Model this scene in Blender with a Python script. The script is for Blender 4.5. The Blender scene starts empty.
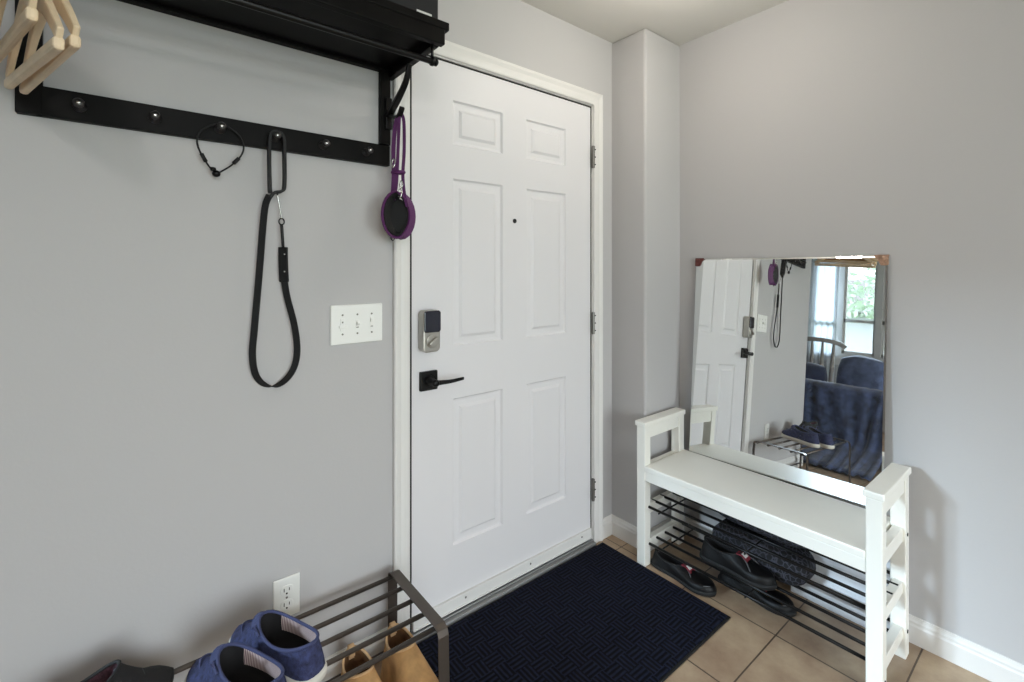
import bpy, bmesh, math, random
from mathutils import Vector, Matrix, noise
random.seed(7)
S = bpy.context.scene
C = S.collection
PI = math.pi

# ------------------------------------------------------------------ materials
def new_mat(name):
    m = bpy.data.materials.new(name); m.use_nodes = True
    nt = m.node_tree
    return m, nt, nt.nodes['Principled BSDF']

def srgb(r, g, b):
    f = lambda c: (c/255/12.92) if c/255 <= .04045 else ((c/255+.055)/1.055)**2.4
    return (f(r), f(g), f(b), 1)

def mat(name, col, rough=.5, metal=0, bump=0, bscale=200, var=0, vscale=8, spec=.5, coat=0, sheen=0):
    m, nt, b = new_mat(name)
    b.inputs['Base Color'].default_value = col
    b.inputs['Roughness'].default_value = rough
    b.inputs['Metallic'].default_value = metal
    b.inputs['Specular IOR Level'].default_value = spec
    b.inputs['Coat Weight'].default_value = coat
    b.inputs['Sheen Weight'].default_value = sheen
    L = nt.links
    tc = nt.nodes.new('ShaderNodeTexCoord')
    if var:
        n = nt.nodes.new('ShaderNodeTexNoise'); n.inputs['Scale'].default_value = vscale; n.inputs['Detail'].default_value = 5
        L.new(tc.outputs['Object'], n.inputs['Vector'])
        r = nt.nodes.new('ShaderNodeValToRGB')
        r.color_ramp.elements[0].position = .3; r.color_ramp.elements[1].position = .7
        r.color_ramp.elements[0].color = tuple(max(0, c*(1-var)) for c in col[:3])+(1,)
        r.color_ramp.elements[1].color = tuple(min(1, c*(1+var)) for c in col[:3])+(1,)
        L.new(n.outputs['Fac'], r.inputs['Fac']); L.new(r.outputs['Color'], b.inputs['Base Color'])
    if bump:
        n2 = nt.nodes.new('ShaderNodeTexNoise'); n2.inputs['Scale'].default_value = bscale; n2.inputs['Detail'].default_value = 3
        L.new(tc.outputs['Object'], n2.inputs['Vector'])
        bp = nt.nodes.new('ShaderNodeBump'); bp.inputs['Strength'].default_value = bump; bp.inputs['Distance'].default_value = .002
        L.new(n2.outputs['Fac'], bp.inputs['Height']); L.new(bp.outputs['Normal'], b.inputs['Normal'])
    return m

M = {}
M['wall'] = mat('wall_paint', srgb(189, 187, 187), .72, bump=.12, bscale=110, spec=.25)
M['ceiling'] = mat('ceiling_paint', srgb(214, 212, 207), .9, bump=.2, bscale=90, spec=.1)
M['trim'] = mat('white_trim_paint', srgb(224, 222, 219), .42)
M['door'] = mat('white_door_paint', srgb(224, 222, 224), .45, bump=.05, bscale=300)
M['bench'] = mat('white_bench_paint', srgb(240, 238, 230), .35, var=.02, vscale=5)
M['black_wood'] = mat('black_brown_wood', srgb(10, 8, 7), .5, var=.5, vscale=14, spec=.12)
M['black_metal'] = mat('black_metal', srgb(22, 21, 21), .35, metal=.6)
M['peg'] = mat('gunmetal', srgb(84, 82, 82), .3, metal=.85)
M['dark_steel'] = mat('dark_bronze_steel', srgb(92, 84, 78), .42, metal=.75)
M['nickel'] = mat('satin_nickel', srgb(176, 172, 164), .35, metal=.85)
M['steel'] = mat('polished_steel', srgb(190, 188, 184), .2, metal=1)
M['navy_plastic'] = mat('navy_gloss_plastic', srgb(14, 16, 34), .15, coat=.5)
M['hinge'] = mat('hinge_steel', srgb(128, 125, 120), .4, metal=.8)
M['plate'] = mat('white_plastic', srgb(238, 238, 234), .35)
M['dark'] = mat('dark_slot', srgb(15, 14, 14), .7)
M['threshold'] = mat('threshold_aluminium', srgb(150, 150, 150), .5, metal=.4)
M['rubber'] = mat('black_rubber', srgb(16, 16, 17), .75)
M['hanger'] = mat('pale_hanger_wood', srgb(226, 204, 172), .5, var=.10, vscale=20)
M['hanger_dark'] = mat('tan_hanger_wood', srgb(176, 134, 88), .5, var=.13, vscale=20)
M['leash'] = mat('black_webbing', srgb(11, 11, 12), .65, bump=.5, bscale=600)
M['purple'] = mat('purple_webbing', srgb(84, 28, 86), .6, bump=.5, bscale=600)
M['blue_canvas'] = mat('blue_canvas', srgb(44, 49, 84), .85, bump=1, bscale=300, var=.55, vscale=90)
M['blue_canvas_trim'] = mat('blue_canvas_edge', srgb(60, 65, 100), .85, bump=.6, bscale=500)
M['offwhite_rubber'] = mat('off_white_rubber', srgb(205, 200, 190), .6)
M['shoe_inside'] = mat('dark_shoe_lining', srgb(18, 16, 18), .9)
M['black_leather'] = mat('black_leather', srgb(9, 8, 9), .5, bump=.4, bscale=160, spec=.28)
M['black_mesh'] = mat('black_knit', srgb(20, 18, 19), .8, bump=.8, bscale=500, var=.4, vscale=80)
M['plum_lining'] = mat('plum_lining', srgb(70, 42, 50), .9, bump=.8, bscale=300, var=.5, vscale=70)
M['tan'] = mat('tan_suede', srgb(188, 146, 96), .85, bump=.5, bscale=220, var=.25, vscale=22)
M['tan_dark'] = mat('brown_suede_lining', srgb(112, 78, 48), .9, bump=.5, bscale=220, var=.4, vscale=30)
M['tan_edge'] = mat('tan_leather_edge', srgb(196, 158, 116), .7, var=.15, vscale=40)
M['red_tag'] = mat('dark_red_tag', srgb(128, 40, 52), .7)
M['white_tag'] = mat('white_tag', srgb(215, 212, 208), .7)
M['cord'] = mat('grey_cord', srgb(78, 78, 80), .7)
M['carton'] = mat('white_carton', srgb(226, 229, 234), .7)
M['black_box'] = mat('black_box', srgb(12, 12, 17), .5)
M['clip_red'] = mat('dark_red_clip', srgb(98, 48, 42), .5, var=.35, vscale=150)
M['clip_tan'] = mat('tan_clip', srgb(170, 135, 112), .5, var=.3, vscale=150)
M['back_board'] = mat('mirror_backing', srgb(120, 118, 110), .8)
M['blue_throw'] = mat('blue_plush', srgb(54, 66, 98), .9, bump=1, bscale=70, var=.75, vscale=14, sheen=.4)
M['blue_sofa'] = mat('navy_plush', srgb(34, 43, 70), .9, bump=.8, bscale=90, var=.5, vscale=12, sheen=.3)
M['blue_pillow'] = mat('slate_blue_plush', srgb(82, 94, 126), .9, bump=.8, bscale=90, var=.4, vscale=14, sheen=.3)
M['piping'] = mat('pale_piping', srgb(170, 182, 205), .8)
M['chair_wood'] = mat('grey_chair_wood', srgb(165, 158, 150), .5)
def curtain_mat():
    m, nt, b = new_mat('white_curtain')
    tr = nt.nodes.new('ShaderNodeBsdfTranslucent'); tr.inputs['Color'].default_value = (.9, .92, .95, 1)
    b.inputs['Base Color'].default_value = (.87, .89, .91, 1); b.inputs['Roughness'].default_value = .9
    ms = nt.nodes.new('ShaderNodeMixShader'); ms.inputs['Fac'].default_value = .6
    nt.links.new(b.outputs['BSDF'], ms.inputs[1]); nt.links.new(tr.outputs['BSDF'], ms.inputs[2]); nt.links.new(ms.outputs['Shader'], nt.nodes['Material Output'].inputs['Surface'])
    return m
M['curtain'] = curtain_mat()
M['bark'] = mat('bark', srgb(90, 78, 66), .9)
M['leaf'] = mat('leaf_green', srgb(196, 208, 200), .7, var=.15, vscale=3)
M['siding'] = mat('lavender_siding', srgb(205, 205, 220), .8)
M['roof'] = mat('grey_shingle', srgb(120, 118, 120), .9)
M['ground'] = mat('lawn', srgb(110, 130, 90), .95)
M['frost'] = mat('frosted_glass', srgb(245, 240, 230), .4)
M['brass'] = mat('pale_metal', srgb(165, 163, 158), .4, metal=.8)

def striped_lining():
    m, nt, b = new_mat('striped_lining')
    tc = nt.nodes.new('ShaderNodeTexCoord'); w = nt.nodes.new('ShaderNodeTexWave')
    w.inputs['Scale'].default_value = 75; w.bands_direction = 'X'
    r = nt.nodes.new('ShaderNodeValToRGB')
    r.color_ramp.elements[0].color = srgb(92, 62, 82); r.color_ramp.elements[1].color = srgb(205, 185, 175)
    nt.links.new(tc.outputs['Object'], w.inputs['Vector']); nt.links.new(w.outputs['Fac'], r.inputs['Fac'])
    nt.links.new(r.outputs['Color'], b.inputs['Base Color']); b.inputs['Roughness'].default_value = .9
    return m
M['stripe'] = striped_lining()

def tile_mat():
    m, nt, b = new_mat('beige_floor_tile'); N = nt.nodes; L = nt.links
    tc = N.new('ShaderNodeTexCoord'); mp = N.new('ShaderNodeMapping')
    mp.inputs['Location'].default_value = (-.673+.335*20, .775+.335*20, 0)
    L.new(tc.outputs['Object'], mp.inputs['Vector'])
    br = N.new('ShaderNodeTexBrick'); br.offset = 0; br.squash = 1
    br.inputs['Scale'].default_value = 1; br.inputs['Brick Width'].default_value = .335; br.inputs['Row Height'].default_value = .335
    br.inputs['Mortar Size'].default_value = .0026; br.inputs['Mortar Smooth'].default_value = .1; br.inputs['Bias'].default_value = 0
    br.inputs['Color1'].default_value = srgb(190, 171, 148); br.inputs['Color2'].default_value = srgb(174, 156, 135)
    br.inputs['Mortar'].default_value = srgb(98, 86, 75)
    L.new(mp.outputs['Vector'], br.inputs['Vector'])
    n = N.new('ShaderNodeTexNoise'); n.inputs['Scale'].default_value = 6; n.inputs['Detail'].default_value = 8; n.inputs['Roughness'].default_value = .65
    L.new(tc.outputs['Object'], n.inputs['Vector'])
    r = N.new('ShaderNodeValToRGB'); r.color_ramp.elements[0].position = .32; r.color_ramp.elements[1].position = .68
    r.color_ramp.elements[0].color = srgb(198, 180, 172); r.color_ramp.elements[1].color = srgb(255, 250, 240)
    L.new(n.outputs['Fac'], r.inputs['Fac'])
    mx = N.new('ShaderNodeMixRGB'); mx.blend_type = 'MULTIPLY'; mx.inputs['Fac'].default_value = .9
    L.new(br.outputs['Color'], mx.inputs['Color1']); L.new(r.outputs['Color'], mx.inputs['Color2'])
    L.new(mx.outputs['Color'], b.inputs['Base Color'])
    b.inputs['Roughness'].default_value = .42
    bp = N.new('ShaderNodeBump'); bp.inputs['Strength'].default_value = .5; bp.inputs['Distance'].default_value = .003; bp.invert = True
    L.new(br.outputs['Fac'], bp.inputs['Height']); L.new(bp.outputs['Normal'], b.inputs['Normal'])
    return m
M['tile'] = tile_mat()

def mat_weave():
    m, nt, b = new_mat('navy_ribbed_mat'); N = nt.nodes; L = nt.links
    tc = N.new('ShaderNodeTexCoord')
    ck = N.new('ShaderNodeTexChecker'); ck.inputs['Scale'].default_value = 1/.055
    mp = N.new('ShaderNodeMapping'); mp.inputs['Location'].default_value = (0, 0, .027)
    L.new(tc.outputs['Object'], mp.inputs['Vector']); L.new(mp.outputs['Vector'], ck.inputs['Vector'])
    w1 = N.new('ShaderNodeTexWave'); w1.bands_direction = 'X'; w1.inputs['Scale'].default_value = 20
    w2 = N.new('ShaderNodeTexWave'); w2.bands_direction = 'Y'; w2.inputs['Scale'].default_value = 20
    for w in (w1, w2):
        w.inputs['Distortion'].default_value = 1.2; L.new(tc.outputs['Object'], w.inputs['Vector'])
    mx = N.new('ShaderNodeMixRGB'); L.new(ck.outputs['Fac'], mx.inputs['Fac'])
    L.new(w1.outputs['Color'], mx.inputs['Color1']); L.new(w2.outputs['Color'], mx.inputs['Color2'])
    n = N.new('ShaderNodeTexNoise'); n.inputs['Scale'].default_value = 60; n.inputs['Detail'].default_value = 6
    L.new(tc.outputs['Object'], n.inputs['Vector'])
    mu = N.new('ShaderNodeMixRGB'); mu.blend_type = 'MULTIPLY'; mu.inputs['Fac'].default_value = .8
    L.new(mx.outputs['Color'], mu.inputs['Color1']); L.new(n.outputs['Color'], mu.inputs['Color2'])
    r = N.new('ShaderNodeValToRGB'); r.color_ramp.elements[0].color = srgb(3, 4, 10); r.color_ramp.elements[1].color = srgb(32, 36, 56)
    r.color_ramp.elements[0].position = .1; r.color_ramp.elements[1].position = .75
    L.new(mu.outputs['Color'], r.inputs['Fac']); L.new(r.outputs['Color'], b.inputs['Base Color'])
    b.inputs['Roughness'].default_value = .95; b.inputs['Specular IOR Level'].default_value = .15
    bp = N.new('ShaderNodeBump'); bp.inputs['Strength'].default_value = .7; bp.inputs['Distance'].default_value = .004
    L.new(mu.outputs['Color'], bp.inputs['Height']); L.new(bp.outputs['Normal'], b.inputs['Normal'])
    return m
M['mat'] = mat_weave()

def lace_mat():
    m, nt, b = new_mat('black_lace_fabric'); N = nt.nodes; L = nt.links
    tc = N.new('ShaderNodeTexCoord'); v = N.new('ShaderNodeTexVoronoi'); v.feature = 'DISTANCE_TO_EDGE'; v.inputs['Scale'].default_value = 55
    L.new(tc.outputs['Object'], v.inputs['Vector'])
    r = N.new('ShaderNodeValToRGB'); r.color_ramp.elements[0].color = srgb(64, 64, 74); r.color_ramp.elements[1].color = srgb(12, 12, 15)
    r.color_ramp.elements[0].position = .03; r.color_ramp.elements[1].position = .12
    L.new(v.outputs['Distance'], r.inputs['Fac']); L.new(r.outputs['Color'], b.inputs['Base Color']); b.inputs['Roughness'].default_value = .85
    return m
M['lace'] = lace_mat()

def mirror_mat():
    m, nt, b = new_mat('silvered_glass'); N = nt.nodes; L = nt.links
    b.inputs['Base Color'].default_value = (.86, .88, .87, 1); b.inputs['Metallic'].default_value = 1; b.inputs['Roughness'].default_value = 0
    # a few dried specks on the glass
    d = N.new('ShaderNodeBsdfDiffuse'); d.inputs['Color'].default_value = (.8, .8, .8, 1)
    tc = N.new('ShaderNodeTexCoord'); v = N.new('ShaderNodeTexVoronoi'); v.inputs['Scale'].default_value = 26; v.inputs['Randomness'].default_value = 1
    L.new(tc.outputs['Object'], v.inputs['Vector'])
    r = N.new('ShaderNodeValToRGB'); r.color_ramp.elements[0].position = .02; r.color_ramp.elements[0].color = (.3, .3, .3, 1)
    r.color_ramp.elements[1].position = .05; r.color_ramp.elements[1].color = (.012, .012, .012, 1)
    L.new(v.outputs['Distance'], r.inputs['Fac'])
    ms = N.new('ShaderNodeMixShader'); out = N['Material Output']
    L.new(r.outputs['Color'], ms.inputs['Fac']); L.new(b.outputs['BSDF'], ms.inputs[1]); L.new(d.outputs['BSDF'], ms.inputs[2])
    L.new(ms.outputs['Shader'], out.inputs['Surface'])
    return m
M['mirror'] = mirror_mat()

def glass_mat():
    m = bpy.data.materials.new('window_glass'); m.use_nodes = True; nt = m.node_tree; N = nt.nodes; L = nt.links
    N.remove(N['Principled BSDF'])
    t = N.new('ShaderNodeBsdfTransparent'); t.inputs['Color'].default_value = (.94, .96, .95, 1)
    g = N.new('ShaderNodeBsdfGlossy'); g.inputs['Roughness'].default_value = .02
    f = N.new('ShaderNodeFresnel'); f.inputs['IOR'].default_value = 1.35
    ms = N.new('ShaderNodeMixShader'); L.new(f.outputs['Fac'], ms.inputs['Fac'])
    L.new(t.outputs['BSDF'], ms.inputs[1]); L.new(g.outputs['BSDF'], ms.inputs[2]); L.new(ms.outputs['Shader'], N['Material Output'].inputs['Surface'])
    return m
M['glass'] = glass_mat()

def lamp_glass():
    m, nt, b = new_mat('lit_lamp_glass')
    b.inputs['Base Color'].default_value = (.9, .86, .78, 1)
    b.inputs['Emission Color'].default_value = (1, .87, .7, 1); b.inputs['Emission Strength'].default_value = 3
    return m
M['lamp'] = lamp_glass()

# ------------------------------------------------------------------ mesh helpers
def bm_new(): return bmesh.new()

def box(bm, lo, hi):
    x0, y0, z0 = lo; x1, y1, z1 = hi
    v = [bm.verts.new(p) for p in ((x0,y0,z0),(x1,y0,z0),(x1,y1,z0),(x0,y1,z0),(x0,y0,z1),(x1,y0,z1),(x1,y1,z1),(x0,y1,z1))]
    for f in ((3,2,1,0),(4,5,6,7),(0,1,5,4),(1,2,6,5),(2,3,7,6),(3,0,4,7)):
        bm.faces.new([v[i] for i in f])
    return v

def frames(path, up=None):
    P = [Vector(p) for p in path]; n = len(P); T = []
    for i in range(n):
        t = (P[min(i+1, n-1)]-P[max(i-1, 0)])
        T.append(t.normalized() if t.length > 1e-9 else Vector((0,0,1)))
    out = []
    if up is None:
        a = T[0].orthogonal().normalized()
    for i in range(n):
        if up is not None:
            u = Vector(up[i] if isinstance(up[0], (tuple, list, Vector)) else up)
            a = (u - T[i]*u.dot(T[i]))
            a = a.normalized() if a.length > 1e-6 else T[i].orthogonal().normalized()
        else:
            a = (a - T[i]*a.dot(T[i])).normalized()
        out.append((P[i], a, T[i].cross(a).normalized()))
    return out

def sweep(bm, path, sect, up=None, scale=None, closed=False, cap=True):
    """sect: list of (u, v) points; u along the frame's first axis"""
    fr = frames(path, up); rings = []
    for i, (p, a, b) in enumerate(fr):
        s = scale[i] if scale else 1
        rings.append([bm.verts.new(p + a*(u*s) + b*(v*s)) for u, v in sect])
    n = len(sect); m = len(rings)
    for i in range(m if closed else m-1):
        r0, r1 = rings[i], rings[(i+1) % m]
        for k in range(n):
            bm.faces.new((r0[k], r0[(k+1) % n], r1[(k+1) % n], r1[k]))
    if cap and not closed:
        bm.faces.new(rings[0][::-1]); bm.faces.new(rings[-1])
    return rings

def circ(r, n=12): return [(r*math.cos(2*PI*k/n), r*math.sin(2*PI*k/n)) for k in range(n)]
def rect(w, t): return [(-w/2,-t/2),(w/2,-t/2),(w/2,t/2),(-w/2,t/2)]
def tube(bm, path, r, n=12, scale=None, closed=False): return sweep(bm, path, circ(r, n), None, scale, closed)

def smooth_path(pts, k=6, closed=False):
    P = [Vector(p) for p in pts]; n = len(P); out = []
    for i in range(n if closed else n-1):
        g = lambda j: P[j % n] if closed else P[max(0, min(n-1, j))]
        p0, p1, p2, p3 = g(i-1), g(i), g(i+1), g(i+2)
        for s in range(k):
            t = s/k
            out.append(.5*((2*p1)+(p2-p0)*t+(2*p0-5*p1+4*p2-p3)*t*t+(3*p1-p0-3*p2+p3)*t**3))
    if not closed: out.append(P[-1])
    return out

def lathe(bm, prof, origin=(0,0,0), axis='Z', n=24):
    """prof: (radius, height) pairs along the axis"""
    o = Vector(origin); rings = []
    for r, h in prof:
        ring = []
        for k in range(n):
            a = 2*PI*k/n; c, s = r*math.cos(a), r*math.sin(a)
            p = {'Z': (c, s, h), 'Y': (c, h, s), 'X': (h, c, s)}[axis]
            ring.append(bm.verts.new(o+Vector(p)))
        rings.append(ring)
    for i in range(len(rings)-1):
        for k in range(n):
            bm.faces.new((rings[i][k], rings[i][(k+1) % n], rings[i+1][(k+1) % n], rings[i+1][k]))
    bm.faces.new(rings[0][::-1]); bm.faces.new(rings[-1])

def poly_extrude(bm, pts, d):
    """pts: 3-D outline; d: extrusion vector"""
    d = Vector(d); a = [bm.verts.new(Vector(p)) for p in pts]; b = [bm.verts.new(Vector(p)+d) for p in pts]; n = len(a)
    bm.faces.new(a[::-1]); bm.faces.new(b)
    for k in range(n): bm.faces.new((a[k], a[(k+1) % n], b[(k+1) % n], b[k]))

def world_loc(o):
    v = Vector((0,0,0))
    while o is not None: v += o.location; o = o.parent
    return v

def obj(name, bm, m, parent=None, bevel=0, smooth=False, local=False, sub=0, seg=2):
    bmesh.ops.recalc_face_normals(bm, faces=bm.faces)
    me = bpy.data.meshes.new(name)
    if parent is not None and not local:
        bmesh.ops.translate(bm, verts=bm.verts, vec=-world_loc(parent))
    bm.to_mesh(me); bm.free()
    o = bpy.data.objects.new(name, me); C.objects.link(o)
    o.data.materials.append(M[m] if isinstance(m, str) else m)
    if parent is not None: o.parent = parent
    if smooth:
        for p in me.polygons: p.use_smooth = True
    if bevel:
        b = o.modifiers.new('bevel', 'BEVEL'); b.width = bevel; b.segments = seg; b.limit_method = 'ANGLE'; b.angle_limit = math.radians(40)
        b.harden_normals = False
    if sub:
        s = o.modifiers.new('sub', 'SUBSURF'); s.levels = sub; s.render_levels = sub
    return o

def thing(name, label, cat, loc=(0,0,0), rotz=0, group=None):
    o = bpy.data.objects.new(name, None); C.objects.link(o); o.location = loc; o.rotation_euler = (0,0,rotz)
    o.empty_display_size = .05
    return tag(o, label, cat, group)
def tag(o, label, cat, group=None):
    o['label'] = label; o['category'] = cat
    if group: o['group'] = group
    return o
def struct(name, bm, m, label=None, cat=None, parent=None, bevel=0, smooth=False):
    o = obj(name, bm, m, parent, bevel, smooth)
    if parent is None:
        o['kind'] = 'structure'
        if label: o['label'] = label; o['category'] = cat
    return o
def boxes(*bs):
    bm = bm_new()
    for lo, hi in bs: box(bm, lo, hi)
    return bm

# ------------------------------------------------------------------ the setting
XC, YP, XR, ZC = 1.068, -.195, 1.348, 2.383
XL, YB, YF = -4.0, -4.0, 2.6
WE = -1.15                                   # the hook wall ends here
bm = boxes(((XL-.15, YB-.15, -.1), (XR+.15, YF+.15, 0)))
struct('floor', bm, 'tile', 'beige square ceramic tile floor with dark grout', 'floor')
bm = boxes(((XL-.15, YB-.15, ZC), (XR+.15, YF+.15, ZC+.1)))
struct('ceiling', bm, 'ceiling', 'plain white ceiling', 'ceiling')
DW, DH = .923, 2.04
bm = boxes(((WE, 0, 0), (-.012, .12, ZC)), ((DW+.012, 0, 0), (XR+.15, .12, ZC)), ((-.012, 0, DH+.012), (DW+.012, .12, ZC)))
struct('wall_front', bm, 'wall', 'pale grey wall holding the front door and coat rack', 'wall')
bm = boxes(((XC, YP, 0), (XR+.01, .02, ZC)))
struct('wall_corner', bm, 'wall', 'pale grey boxed-out corner between door and mirror wall', 'wall', bevel=.012)
bm = boxes(((XR, YB, 0), (XR+.15, .12, ZC)))
struct('wall_right', bm, 'wall', 'pale grey wall behind the leaning mirror and bench', 'wall')
bm = boxes(((WE, .12, 0), (WE+.12, YF, ZC)))
struct('wall_return', bm, 'wall', 'pale grey return wall beside the living area', 'wall')
bm = boxes(((XL, YF, 0), (WE+.12, YF+.15, ZC)))
struct('wall_far', bm, 'wall', 'pale grey far wall of the living area', 'wall')
# window wall with one wide opening
W0, W1, WZ0, WZ1 = -.68, .86, .90, 2.26
bm = boxes(((XL-.15, YB, 0), (XL, W0, ZC)), ((XL-.15, W1, 0), (XL, YF, ZC)), ((XL-.15, W0, 0), (XL, W1, WZ0)), ((XL-.15, W0, WZ1), (XL, W1, ZC)))
struct('wall_left', bm, 'wall', 'pale grey living area wall around the window', 'wall')
# wall behind the camera, with a glazed opening added for the fill light
P0, P1, PZ = -1.7, .9, 2.1
bm = boxes(((XL, YB-.15, 0), (P0, YB, ZC)), ((P1, YB-.15, 0), (XR+.15, YB, ZC)), ((P0, YB-.15, PZ), (P1, YB, ZC)))
struct('wall_rear', bm, 'wall', 'pale grey wall behind, around the added glazed door', 'wall')

def baseboard(name, path, label):
    """path: plan polyline along the wall foot; the profile stands to its left"""
    prof = [(0,0),(.013,0),(.013,.06),(.010,.066),(.010,.074),(.006,.080),(.004,.089),(0,.09)]
    bm = bm_new(); P = [Vector((x,y,0)) for x,y in path]; rings = []
    for i, p in enumerate(P):
        d0 = (P[i]-P[i-1]).normalized() if i else (P[1]-P[0]).normalized()
        d1 = (P[i+1]-P[i]).normalized() if i < len(P)-1 else d0
        n0 = Vector((-d0.y, d0.x, 0)); n1 = Vector((-d1.y, d1.x, 0))
        b = (n0+n1).normalized(); k = 1/max(.3, b.dot(n0))
        rings.append([bm.verts.new(p+b*(u*k)+Vector((0,0,v))) for u, v in prof])
    n = len(prof)
    for i in range(len(rings)-1):
        for k in range(n): bm.faces.new((rings[i][k], rings[i][(k+1)%n], rings[i+1][(k+1)%n], rings[i+1][k]))
    bm.faces.new(rings[0]); bm.faces.new(rings[-1][::-1])
    struct(name, bm, 'trim', label, 'baseboard')
baseboard('baseboard_right', [(XR, YB+.02), (XR, YP), (XC, YP), (XC, 0), (.99, 0)], 'white moulded baseboard along the mirror wall and boxed corner')
baseboard('baseboard_front', [(-.068, 0), (WE, 0), (WE, .1)], 'white moulded baseboard under the coat rack wall')

# door casing
def casing():
    bm = bm_new(); w = .058
    prof = [(0,0),(0,-.011),(.006,-.013),(.02,-.0135),(.032,-.012),(.046,-.017),(.054,-.017),(w,-.014),(w,0)]
    path = [((-.010, 0), (-1, 0)), ((-.010, DH+.008), (-1, 1)), ((DW+.006, DH+.008), (1, 1)), ((DW+.006, 0), (1, 0))]
    rings = []
    for (x, z), (dx, dz) in path:
        rings.append([bm.verts.new((x+dx*u, y, z+dz*u)) for u, y in prof])
    n = len(prof)
    for i in range(3):
        for k in range(n): bm.faces.new((rings[i][k], rings[i][(k+1)%n], rings[i+1][(k+1)%n], rings[i+1][k]))
    bm.faces.new(rings[0]); bm.faces.new(rings[-1][::-1])
    return bm
struct('trim_1', casing(), 'trim', 'white moulded casing around the front door', 'trim')
bm = boxes(((-.012, .0, 0), (-.004, .118, DH+.008)), ((DW+.004, .0, 0), (DW+.012, .118, DH+.008)), ((-.012, .0, DH+.004), (DW+.012, .118, DH+.012)))
jamb = struct('trim_2', bm, 'trim', 'white door jamb lining', 'trim')
jamb_strip = boxes(((-.004, .0075, .026), (.0058, .02, DH)), ((DW-.0028, .0075, .026), (DW+.004, .02, DH)), ((-.004, .0075, DH-.0028), (DW+.004, .02, DH+.004)))
struct('weatherstrip', jamb_strip, 'dark', parent=jamb)
for z in (1.06, .885):
    struct('strike_plate', boxes(((-.0042, .001, z-.03), (-.001, .014, z+.03))), 'dark', parent=jamb)
bm = boxes(((0, -.028, 0), (DW, .12, .018)), ((0, -.012, .018), (DW, .10, .024)))
struct('trim_3', bm, 'threshold', 'grey metal threshold under the front door', 'threshold', bevel=.003)

# front door: slab with six moulded panels
def door_slab():
    bm = bm_new(); y0 = .006
    xs = [.006, .172, .403, .528, .759, DW-.003]; zs = [.026, .262, .804, .998, 1.617, 1.742, 1.906, DH-.003]
    def q(a, b, c, d): bm.faces.new([bm.verts.new(p) for p in (a, b, c, d)])
    for i in range(5):
        for j in range(7):
            x0, x1, z0, z1 = xs[i], xs[i+1], zs[j], zs[j+1]
            if i in (1, 3) and j in (1, 3, 5):
                prev = (x0, x1, z0, z1, y0)
                for ins, dep in ((.006, .0075), (.014, .0085), (.030, .0075), (.040, .001)):
                    cur = (x0+ins, x1-ins, z0+ins, z1-ins, y0+dep)
                    a = [(prev[0],prev[4],prev[2]),(prev[1],prev[4],prev[2]),(prev[1],prev[4],prev[3]),(prev[0],prev[4],prev[3])]
                    b = [(cur[0],cur[4],cur[2]),(cur[1],cur[4],cur[2]),(cur[1],cur[4],cur[3]),(cur[0],cur[4],cur[3])]
                    for k in range(4): q(a[k], a[(k+1)%4], b[(k+1)%4], b[k])
                    prev = cur
                q(*[(prev[0],prev[4],prev[2]),(prev[1],prev[4],prev[2]),(prev[1],prev[4],prev[3]),(prev[0],prev[4],prev[3])])
            else:
                q((x0,y0,z0),(x1,y0,z0),(x1,y0,z1),(x0,y0,z1))
    x0, x1, z0, z1, y1 = xs[0], xs[-1], zs[0], zs[-1], .048
    q((x0,y1,z0),(x0,y1,z1),(x1,y1,z1),(x1,y1,z0))
    q((x0,y0,z0),(x0,y0,z1),(x0,y1,z1),(x0,y1,z0)); q((x1,y0,z0),(x1,y1,z0),(x1,y1,z1),(x1,y0,z1))
    q((x0,y0,z1),(x1,y0,z1),(x1,y1,z1),(x0,y1,z1)); q((x0,y0,z0),(x0,y1,z0),(x1,y1,z0),(x1,y0,z0))
    bmesh.ops.remove_doubles(bm, verts=bm.verts, dist=1e-5)
    return bm
door = struct('door_1', door_slab(), 'door', 'white six-panel front door with smart lock and black lever', 'door')
sweep_bm = boxes(((.006, -.006, .03), (DW-.006, .006, .075)), ((.006, -.009, .03), (DW-.006, .006, .036)))
dsw = obj('door_sweep', sweep_bm, 'trim', door, bevel=.002)
for x in (.22, .54, .85):
    bm = bm_new(); lathe(bm, [(.004, -.006), (.004, -.0075), (.002, -.0085)], (x, 0, .058), 'Y', 12); obj('screw', bm, 'hinge', dsw, smooth=True)
for z in (1.805, 1.03, .253):
    bm = bm_new()
    box(bm, (DW-.001, -.012, z-.05), (DW+.016, .0, z+.05))
    tube(bm, [(DW+.001, -.009, z-.051), (DW+.001, -.009, z+.051)], .0065, 12)
    hg = obj('hinge', bm, 'hinge', door)
    hg['label'] = 'grey steel hinge'
    for dz in (-.035, 0, .035):
        bm = bm_new(); lathe(bm, [(.0035, -.012), (.0035, -.0135)], (DW+.011, 0, z+dz), 'Y', 10); obj('screw', bm, 'dark', hg)
bm = bm_new(); lathe(bm, [(.009, .007), (.009, .003), (.006, .002), (.005, .004)], (.464, 0, 1.478), 'Y', 16)
pe = obj('peephole', bm, 'dark', door, smooth=True); pe['label'] = 'tiny dark round peephole'

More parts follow.
